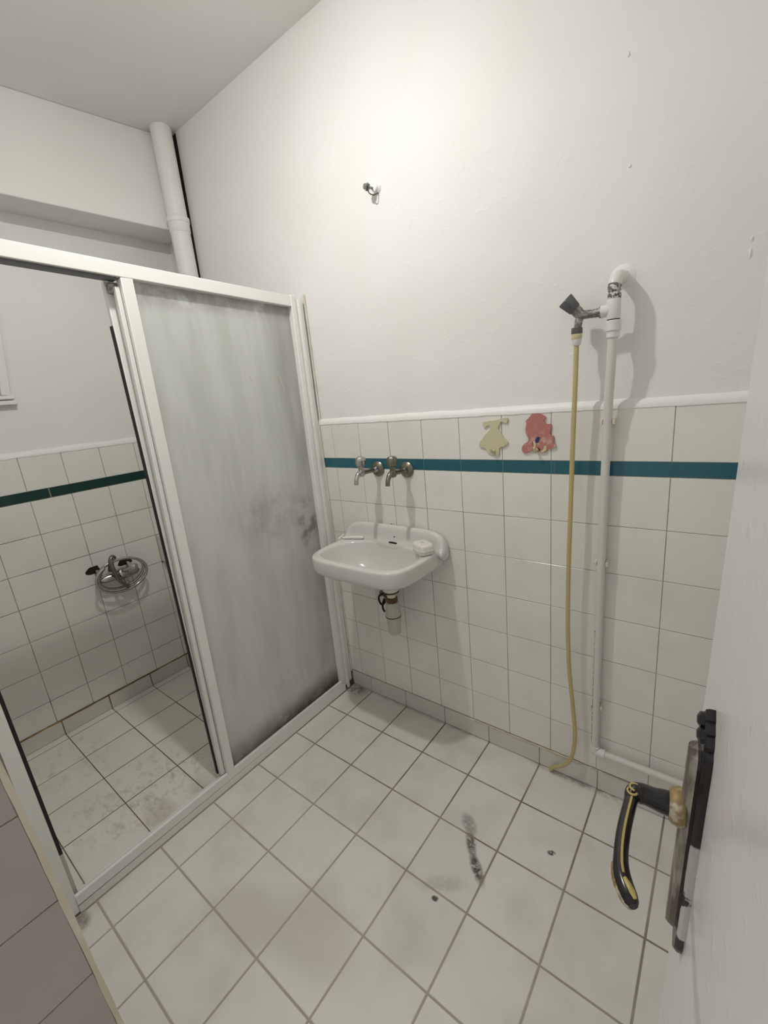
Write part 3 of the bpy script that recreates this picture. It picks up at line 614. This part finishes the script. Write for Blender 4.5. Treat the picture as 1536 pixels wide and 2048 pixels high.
# ================================================================== CHILDREN'S HOOKS ON THE TILES
dress = [(0.686, 1.25), (0.706, 1.253), (0.737, 1.254), (0.752, 1.26), (0.769, 1.26), (0.77, 1.253), (0.765, 1.242), (0.755, 1.248), (0.745, 1.249), (0.744, 1.242), (0.735, 1.23), (0.75, 1.209), (0.754, 1.2),
         (0.77, 1.185), (0.767, 1.18), (0.754, 1.172), (0.74, 1.169), (0.739, 1.155), (0.737, 1.143), (0.727, 1.142), (0.709, 1.149), (0.698, 1.154), (0.695, 1.166), (0.674, 1.171), (0.67, 1.176), (0.673, 1.185),
         (0.686, 1.201), (0.695, 1.212), (0.714, 1.228), (0.706, 1.242), (0.692, 1.231), (0.687, 1.237)]
pink = [(0.846, 1.269), (0.869, 1.267), (0.885, 1.258), (0.884, 1.251), (0.878, 1.247), (0.884, 1.237), (0.902, 1.235), (0.9, 1.223), (0.897, 1.212), (0.899, 1.204), (0.908, 1.201), (0.909, 1.189), (0.906, 1.184),
        (0.914, 1.176), (0.914, 1.169), (0.904, 1.164), (0.892, 1.164), (0.887, 1.155), (0.876, 1.152), (0.86, 1.155), (0.845, 1.16), (0.83, 1.152), (0.818, 1.15), (0.812, 1.16), (0.814, 1.173), (0.824, 1.182),
        (0.832, 1.186), (0.834, 1.195), (0.826, 1.208), (0.824, 1.223), (0.828, 1.24), (0.825, 1.248), (0.836, 1.257)]
def plaque(poly, m, par, nm):
    n_ = len(poly); sm = []
    for i in range(n_):
        a, b = poly[i], poly[(i + 1) % n_]; sm += [(a[0] * 0.8 + b[0] * 0.2, a[1] * 0.8 + b[1] * 0.2), (a[0] * 0.2 + b[0] * 0.8, a[1] * 0.2 + b[1] * 0.8)]
    return obj(nm, MB().prism(sm, -0.0006, -0.0056, lambda a, b, d: V((a, d, b))), m, par)
def peg(x, z, m, par):
    return obj('hook', MB().tube(smooth_path([(x, -0.005, z - 0.004), (x, -0.012, z - 0.008), (x - 0.001, -0.020, z - 0.006), (x - 0.002, -0.023, z + 0.004)], 4), [0.005, 0.005, 0.0048, 0.0046, 0.0045, 0.0044, 0.0043, 0.0042, 0.0042, 0.0042, 0.0042, 0.0042, 0.0045], 10), m, par, smooth=True)
h1 = thing('wall_hook', 'faded lime wall hook cut out like a little dress, on the white tiles', 'hook', (0.72, 0.0, 1.20))
plaque(dress, M['lime'], h1, 'plaque'); peg(0.722, 1.164, M['yellow'], h1)
h2 = thing('wall_hook', 'peeling pink wall hook with a ragged outline and a navy blot, on the white tiles', 'hook', (0.862, 0.0, 1.20))
pk = plaque(pink, M['pink'], h2, 'plaque'); peg(0.859, 1.166, M['yellow'], h2)
def flat(poly, m, nm, d0=-0.0056, d1=-0.0064, lab=None): return obj(nm, MB().prism(poly, d0, d1, lambda a, b, d: V((a, d, b))), m, pk, label=lab)
flat([(0.864, 1.2), (0.868, 1.198), (0.865, 1.187), (0.861, 1.181), (0.855, 1.183), (0.854, 1.19), (0.858, 1.198)], M['navy'], 'blot', lab='navy blot')
flat([(0.846, 1.186), (0.853, 1.187), (0.856, 1.172), (0.848, 1.168)], M['yellow'], 'blot', lab='cream blot')
flat([(0.846, 1.187), (0.8475, 1.187), (0.8485, 1.173), (0.847, 1.172)], M['ink'], 'blot', -0.0064, -0.0068, 'thin black line')
flat([(0.862, 1.170), (0.869, 1.162), (0.868, 1.158), (0.861, 1.165)], M['ink'], 'blot', lab='black stripe')
flat([(0.863, 1.184), (0.866, 1.178), (0.862, 1.174), (0.859, 1.180)], M['gold'], 'blot', lab='ochre blot')
flat([(0.868, 1.154), (0.878, 1.153), (0.887, 1.160), (0.887, 1.174), (0.880, 1.172), (0.878, 1.163)], M['lime'], 'blot', lab='bare patch')

# ================================================================== WATER PIPE, VALVE, HOSE
wp = thing('water_pipe', 'white plastic water pipe rising from the skirting to an elbow in the wall', 'pipe', (1.05, -0.022, 0.17))
path = smooth_path([(1.0618, -0.045, 1.446), (1.0595, -0.041, 1.38), (1.0552, -0.032, 1.30), (1.0525, -0.025, 1.22), (1.0500, -0.0225, 1.02), (1.0485, -0.0225, 0.80), (1.0475, -0.0225, 0.50), (1.0480, -0.0225, 0.185)], 4)
riser = obj('riser', MB().tube(path, 0.0112, 18), M['pvcpipe'], wp, smooth=True)
obj('top_elbow', MB().tube(smooth_path([(1.0690, 0.0112, 1.5865), (1.0682, -0.012, 1.5865), (1.0665, -0.029, 1.5845), (1.0640, -0.041, 1.577), (1.0622, -0.045, 1.565)], 5), [0.0160] * 3 + [0.0146] * 15 + [0.0152] * 3, 20), M['pvc'], wp, smooth=True)
obj('plaster_patch', MB().lathe((1.0695, 0.0119, 1.588), (0, -1, 0.0), [(0, 0.030), (0.002, 0.025), (0.006, 0.018), (0.007, 0.012)], 20), M['wall'], wp, smooth=True)
obj('thread', MB().lathe((1.0621, -0.045, 0), (0, 0, 1), [(1.532, 0.0138), (1.5345, 0.0150), (1.545, 0.0150), (1.547, 0.0130), (1.550, 0.0130), (1.552, 0.0150), (1.562, 0.0150), (1.566, 0.0140)], 20), M['paintedthread'], wp, smooth=True, label='dark thread half covered in white paint')
tee = MB().lathe((1.0620, -0.045, 0), (0, 0, 1), [(1.488, 0.0150), (1.490, 0.0158), (1.530, 0.0158), (1.5335, 0.0150)], 22)
obj('tee', tee, M['pvc'], wp, smooth=True)
obj('tee_branch', MB().tube([(1.062, -0.045, 1.5105), (1.046, -0.045, 1.5095), (1.034, -0.045, 1.509)], [0.0140, 0.0140, 0.0148], 20), M['pvc'], wp, smooth=True)
obj('dark_gap', MB().lathe((1.0620, -0.045, 0), (0, 0, 1), [(1.4845, 0.0145), (1.489, 0.0145)], 20), M['hole_and_shade'], wp)
obj('union_nut', MB().lathe((1.0620, -0.045, 0), (0, 0, 1), [(1.444, 0.0125), (1.446, 0.0150), (1.460, 0.0150), (1.461, 0.0178), (1.484, 0.0180), (1.4855, 0.0165)], 12), M['pvc'], wp, bevel=0.001)
be = smooth_path([(1.0480, -0.0225, 0.192), (1.0482, -0.0225, 0.180), (1.0515, -0.0225, 0.1735), (1.064, -0.0225, 0.172), (1.078, -0.0225, 0.1715)], 4)
obj('bottom_elbow', MB().tube(be, 0.0142, 16), M['pvc'], wp, smooth=True)
obj('branch', MB().tube([(1.074, -0.0225, 0.1715), (1.20, -0.0225, 0.1715), (1.33, -0.0225, 0.1690), (1.451, -0.0225, 0.168)], 0.0108, 16), M['pvcpipe'], wp, smooth=True)
# printed line of tiny illegible marks on the riser
zz_ = 0.615
def rx(z): return 1.0478 + 0.0012 * max(0, (z - 0.5) / 0.3)
for k in range(26):
    ln = random.choice((0.006, 0.011, 0.016, 0.020)) if k else 0.005
    z1 = zz_ - ln
    if k % 5 == 4: zz_ -= 0.006
    if z1 < 0.20: break
    a0 = math.radians(188 + 30)
    dx, dy = math.cos(a0), math.sin(a0)
    tw = 0.0008 if k else 0.0019
    P0 = V((rx(zz_) + dx * 0.01125, -0.0225 + dy * 0.01125, 0)); tx_ = V((-dy, dx, 0)) * tw; no = V((dx, dy, 0)) * 0.0003
    q = [P0 - tx_, P0 + tx_, P0 + tx_ + no, P0 - tx_ + no]
    obj('printed_mark', MB().hexa([p + V((0, 0, z1)) for p in q] + [p + V((0, 0, zz_)) for p in q]), M['ink'], riser)
    zz_ = z1 - random.choice((0.0015, 0.003, 0.005))
for k, z in enumerate((1.238, 0.832, 0.340)):
    lb = ('cream clip on the water pipe just under the tile ledge', 'cream clip halfway up the water pipe', 'cream clip on the water pipe low down above the elbow')[k]
    c = thing('pipe_clip', lb, 'clip', (rx(z) + (0.004 if k == 0 else 0), -0.0005, z), 'clips holding the water pipe')
    x = (1.0530, 1.0487, 1.0476)[k]; yy = (-0.0265, -0.0225, -0.0225)[k]
    obj('saddle', MB().box((x - 0.008, -0.010, z - 0.006), (x + 0.008, -0.0006, z + 0.006)), M['cream'], c, bevel=0.001)
    for sg in (-1, 1):
        obj('jaw', MB().hexa([(x + sg * 0.0118, yy - 0.004, z - 0.007), (x + sg * 0.0185, yy - 0.003, z - 0.007), (x + sg * 0.0150, -0.0006, z - 0.007), (x + sg * 0.0085, -0.0006, z - 0.007),
                              (x + sg * 0.0118, yy - 0.004, z + 0.007), (x + sg * 0.0185, yy - 0.003, z + 0.007), (x + sg * 0.0150, -0.0006, z + 0.007), (x + sg * 0.0085, -0.0006, z + 0.007)]), M['cream'], c, bevel=0.001)
va = thing('hose_valve', 'grey metal valve with a dark angled cap, branching off the water pipe', 'valve', (0.985, -0.06, 1.51))
obj('nipple', MB().tube([(1.035, -0.045, 1.509), (1.028, -0.045, 1.509), (1.013, -0.046, 1.509), (0.996, -0.048, 1.510)], [0.0125, 0.0105, 0.0100, 0.0105], 16), M['pewter'], va, smooth=True)
obj('union_nut', MB().lathe((1.036, -0.045, 1.509), (-1, 0, 0), [(0, 0.0130), (0.003, 0.0140), (0.007, 0.0125)], 8), M['pewter'], va)
ax = V((-0.62, -0.30, 0.72)).normalized(); b0 = V((0.9875, -0.048, 1.510))
obj('valve_body', MB().tube([V((1.000, -0.047, 1.509)), b0, b0 + ax * 0.012, b0 + ax * 0.026], [0.0095, 0.0130, 0.0135, 0.0125], 16), M['pewter'], va, smooth=True)
cap = MB(); rs_ = []; u_ = ax.orthogonal().normalized(); w_ = ax.cross(u_)
for t, r_ in ((0.020, 0.0140), (0.023, 0.0160), (0.054, 0.0200), (0.056, 0.0185), (0.047, 0.0100)):
    rs_.append([b0 + ax * t + (u_ * math.cos(a) + w_ * math.sin(a)) * r_ * (1 + 0.06 * math.cos(6 * a)) for a in [2 * math.pi * k / 24 for k in range(24)]])
obj('cap', cap.rings(rs_), M['darkgrey'], va, smooth=True, label='dark grey fluted cap')
obj('outlet', MB().tube([b0 + V((0, 0, 0.004)), (0.9825, -0.049, 1.496), (0.9795, -0.049, 1.477)], [0.0100, 0.0095, 0.0090], 14), M['pewter'], va, smooth=True)
ho = thing('hose', 'thin yellowed rubber hose hanging from the grey valve down to the floor', 'hose', (0.905, -0.016, 0.0))
hp = [(0.9780, -0.049, 1.447), (0.9760, -0.048, 1.328), (0.9720, -0.045, 1.209), (0.9690, -0.043, 1.083), (0.9665, -0.044, 0.932), (0.9640, -0.043, 0.790), (0.9640, -0.042, 0.622), (0.9690, -0.042, 0.480), (0.9745, -0.040, 0.408), (0.9825, -0.036, 0.313),
      (0.9890, -0.034, 0.217), (0.9850, -0.033, 0.152), (0.9745, -0.033, 0.104), (0.9510, -0.028, 0.064), (0.9200, -0.020, 0.034), (0.9040, -0.014, 0.0085)]
obj('tube', MB().tube(smooth_path(hp, 6), 0.0064, 14), M['hose'], ho, smooth=True)
hc = lambda pr, seg=18: MB().lathe((0.9785, -0.049, 0.001), (0, 0, 1), pr, seg)
obj('dark_collar', hc([(1.4655, 0.0128), (1.467, 0.0138), (1.4795, 0.0135), (1.481, 0.0115)]), M['darkgrey'], ho, smooth=True)
obj('yellow_ring', hc([(1.4525, 0.0122), (1.4535, 0.0130), (1.4655, 0.0128)]), M['yellow'], ho, smooth=True)
obj('hose_nut', hc([(1.437, 0.0085), (1.440, 0.0105), (1.4525, 0.0122)]), M['pvc'], ho, smooth=True)
# soil pipe in the corner
sp_ = thing('drain_pipe', 'thick white painted drain pipe in the corner behind the shower screen', 'pipe', (-0.750, -0.051, ZS))
obj('pipe', MB().lathe((-0.750, -0.051, 0), (0, 0, 1), [(ZS, 0.043), (2.575, 0.043)], 32), M['wall'], sp_, smooth=True)
obj('socket', MB().lathe((-0.750, -0.051, 0), (0, 0, 1), [(2.165, 0.0432), (2.168, 0.0455), (2.205, 0.0462), (2.207, 0.0490), (2.225, 0.0495), (2.231, 0.0432)], 32), M['wall'], sp_, smooth=True)
obj('gap_shade_strip', MB().hexa([(-0.80, 0.0105, 1.70), (-0.760, 0.0105, 1.70), (-0.760, 0.0125, 1.70), (-0.80, 0.0125, 1.70), (-0.80, 0.0105, 2.572), (-0.740, 0.0105, 2.572), (-0.740, 0.0125, 2.572), (-0.80, 0.0125, 2.572)]), M['hole_and_shade'], wb, label='dark strip standing in for the shaded gap beside the drain pipe')  # flat dark strip painting the shade in the gap behind the pipe
# broken fixing high on the wall
bk_ = thing('screw_fixing', 'rusty broken screw fixing high on the white wall above the basin', 'fixing', (0.335, 0.011, 2.012))
obj('plug', MB().lathe((0.338, 0.0125, 2.012), (-0.15, -1, 0.05), [(0, 0.016), (0.006, 0.0125), (0.014, 0.011), (0.016, 0.006)], 12), M['trimwhite'], bk_, smooth=True)
obj('bracket', MB().lathe((0.330, 0.0, 2.013), (-0.25, -1, 0.0), [(0, 0.004), (0.018, 0.004), (0.019, 0.0115), (0.024, 0.0120), (0.0245, 0.004), (0.029, 0.004), (0.030, 0.009), (0.034, 0.008)], 7), M['pewter'], bk_)
obj('wire', MB().tube(smooth_path([(0.326, -0.022, 2.010), (0.329, -0.021, 1.996), (0.338, -0.012, 1.989), (0.343, 0.008, 1.998)], 4), 0.0018, 6), M['brass'], bk_, smooth=True)
# paint blobs on the back wall
def blob(x, z, rx_, rz_, lab):
    rs_ = [[V((x + rx_ * s * math.cos(a) * (1 + 0.2 * math.sin(3 * a + x * 9)), 0.0125 - h, z + rz_ * s * math.sin(a))) for a in [2 * math.pi * k / 14 for k in range(14)]] for s, h in ((1, 0), (0.8, 0.0018), (0.4, 0.003))]
    return obj('paint_blob', MB().rings(rs_), M['wall'], wb, smooth=True)
for x, z, a, b in ((1.062, 2.04, 0.004, 0.006), (1.074, 1.823, 0.004, 0.005), (1.3125, 1.580, 0.003, 0.012), (1.313, 1.608, 0.0025, 0.006)): blob(x, z, a, b, '')

# ================================================================== SHOWER MIXER AND SOAP DISH
mxr = thing('shower_mixer', 'old chrome shower mixer with its metal hose coiled round it on the shower wall', 'mixer tap', (XL, -0.60, 0.67))
for y, z in ((-0.688, 0.712), (-0.553, 0.706)):
    pts_ = [(0.030 * (1 + 0.25 * math.sin(3 * a + y * 40)) * math.cos(a), 0.023 * (1 + 0.25 * math.cos(2 * a)) * math.sin(a)) for a in [2 * math.pi * k / 16 for k in range(16)]]
    obj('broken_hole', MB().prism(pts_, XL - 0.001, XL + 0.0006, lambda a, b, d, y=y, z=z: V((d, y + a, z + b))), M['hole_and_shade'], mxr, label='dark broken hole in the tile')
    obj('inlet', MB().tube([(XL - 0.001, y + 0.01, z - 0.01), (XL + 0.022, y + 0.012, z - 0.022), (XL + 0.040, y + 0.015, z - 0.036)], [0.011, 0.012, 0.0145], 14), M['chrome'], mxr, smooth=True)
    obj('inlet_nut', MB().lathe((XL + 0.036, y + 0.014, z - 0.034), (0.7, 0.1, -0.7), [(0, 0.016), (0.002, 0.018), (0.014, 0.018), (0.016, 0.015)], 6), M['chrome'], mxr)
by, bz = -0.605, 0.668
obj('mixer_body', MB().tube([(XL + 0.052, -0.690, 0.668), (XL + 0.052, -0.675, 0.668), (XL + 0.052, -0.64, 0.668), (XL + 0.054, -0.60, 0.666), (XL + 0.052, -0.56, 0.665), (XL + 0.052, -0.535, 0.664), (XL + 0.052, -0.522, 0.664)],
                            [0.012, 0.019, 0.020, 0.027, 0.024, 0.019, 0.012], 18), M['chrome'], mxr, smooth=True)
obj('cartridge', MB().lathe((XL + 0.054, -0.597, 0.668), (0.85, -0.15, 0.45), [(0, 0.026), (0.022, 0.025), (0.030, 0.021), (0.036, 0.012)], 22), M['chrome'], mxr, smooth=True)
lv = obj('lever', MB().tube([(XL + 0.082, -0.600, 0.690), (XL + 0.100, -0.582, 0.695), (XL + 0.118, -0.560, 0.700)], [0.0085, 0.0075, 0.0080], 12), M['chrome'], mxr, smooth=True)
obj('lever_knob', MB().lathe((XL + 0.112, -0.566, 0.699), (0.63, 0.7, 0.15), [(0, 0.010), (0.003, 0.0155), (0.016, 0.0165), (0.021, 0.013), (0.023, 0.006)], 18), M['chrome'], lv, smooth=True)
obj('spray_cradle', MB().tube(smooth_path([(XL + 0.055, -0.640, 0.70), (XL + 0.075, -0.638, 0.735), (XL + 0.080, -0.634, 0.757), (XL + 0.072, -0.622, 0.766), (XL + 0.062, -0.612, 0.755)], 4), 0.0095, 12), M['dullchrome'], mxr, smooth=True)
obj('outlet', MB().lathe((XL + 0.056, -0.592, 0.648), (0.2, 0.1, -1), [(0, 0.014), (0.018, 0.013), (0.020, 0.015), (0.034, 0.015), (0.036, 0.011)], 14), M['chrome'], mxr, smooth=True)
def coil(cy, cz, ry, rz_, x0, tilt, turns, ph):
    P = []; n_ = int(40 * turns)
    for k in range(n_ + 1):
        a = ph + 2 * math.pi * k / 40; u = ry * math.cos(a); v = rz_ * math.sin(a)
        P.append((x0 + 0.010 * math.sin(a * 0.5) + 0.0, cy + u * math.cos(tilt) - v * math.sin(tilt), cz + u * math.sin(tilt) + v * math.cos(tilt)))
    return P
P = coil(-0.603, 0.668, 0.112, 0.075, XL + 0.075, 0.0, 1.0, 2.2) + coil(-0.598, 0.672, 0.102, 0.066, XL + 0.055, 0.05, 1.2, 2.3)
rr = [0.0068 * (1.0 if i % 2 else 0.90) for i in range(len(P))]
obj('hose_coil', MB().tube(P, rr, 10), M['chrome'], mxr, smooth=True, label='flexible metal hose coiled in an oval')
obj('hose_drop', MB().tube(smooth_path([(XL + 0.080, -0.634, 0.757), (XL + 0.092, -0.638, 0.72), (XL + 0.096, -0.628, 0.66), (XL + 0.088, -0.600, 0.612), (XL + 0.072, -0.588, 0.606)], 6), 0.0085, 10), M['dullchrome'], mxr, smooth=True)
sd = thing('soap_dish', 'white ceramic soap dish set into the shower wall tiles near the frosted screen', 'soap dish', (XL, -0.3085, 0.715))
y0, y1, z0, z1 = -0.3825, -0.2345, 0.644, 0.7875
fr = MB().rings([[V((XL + d, a, b)) for a, b in ((y0 + i, z0 + i), (y1 - i, z0 + i), (y1 - i, z1 - i), (y0 + i, z1 - i))] for d, i in ((-0.002, 0), (0.056, 0.002), (0.063, 0.008), (0.063, 0.018), (0.056, 0.024), (0.010, 0.034))])
obj('dish', fr, M['porcelain'], sd, bevel=0.002)
obj('dark_corner', MB().lathe((XL + 0.001, y0 + 0.002, z0 - 0.002), (1, 0, 0), [(0, 0.006), (0.004, 0.004)], 8), M['grime'], sd)

# ================================================================== LAMP (just out of the picture)
lp = thing('ceiling_light', 'small white drum-shaped downlight fixed under the bathroom ceiling', 'lamp', (LAMP.x, LAMP.y, H))
obj('drum', MB().lathe((LAMP.x, LAMP.y, H), (0, 0, -1), [(0, 0.046), (0.094, 0.046), (0.100, 0.043), (0.101, 0.030), (0.096, 0.029)], 32), M['pvc'], lp, smooth=True)
obj('opal_lens', MB().lathe((LAMP.x, LAMP.y, H - 0.097), (0, 0, -1), [(0, 0.028), (0.006, 0.0275), (0.012, 0.0235), (0.0155, 0.014), (0.0165, 0.003)], 32), M['lamp'], lp, smooth=True)
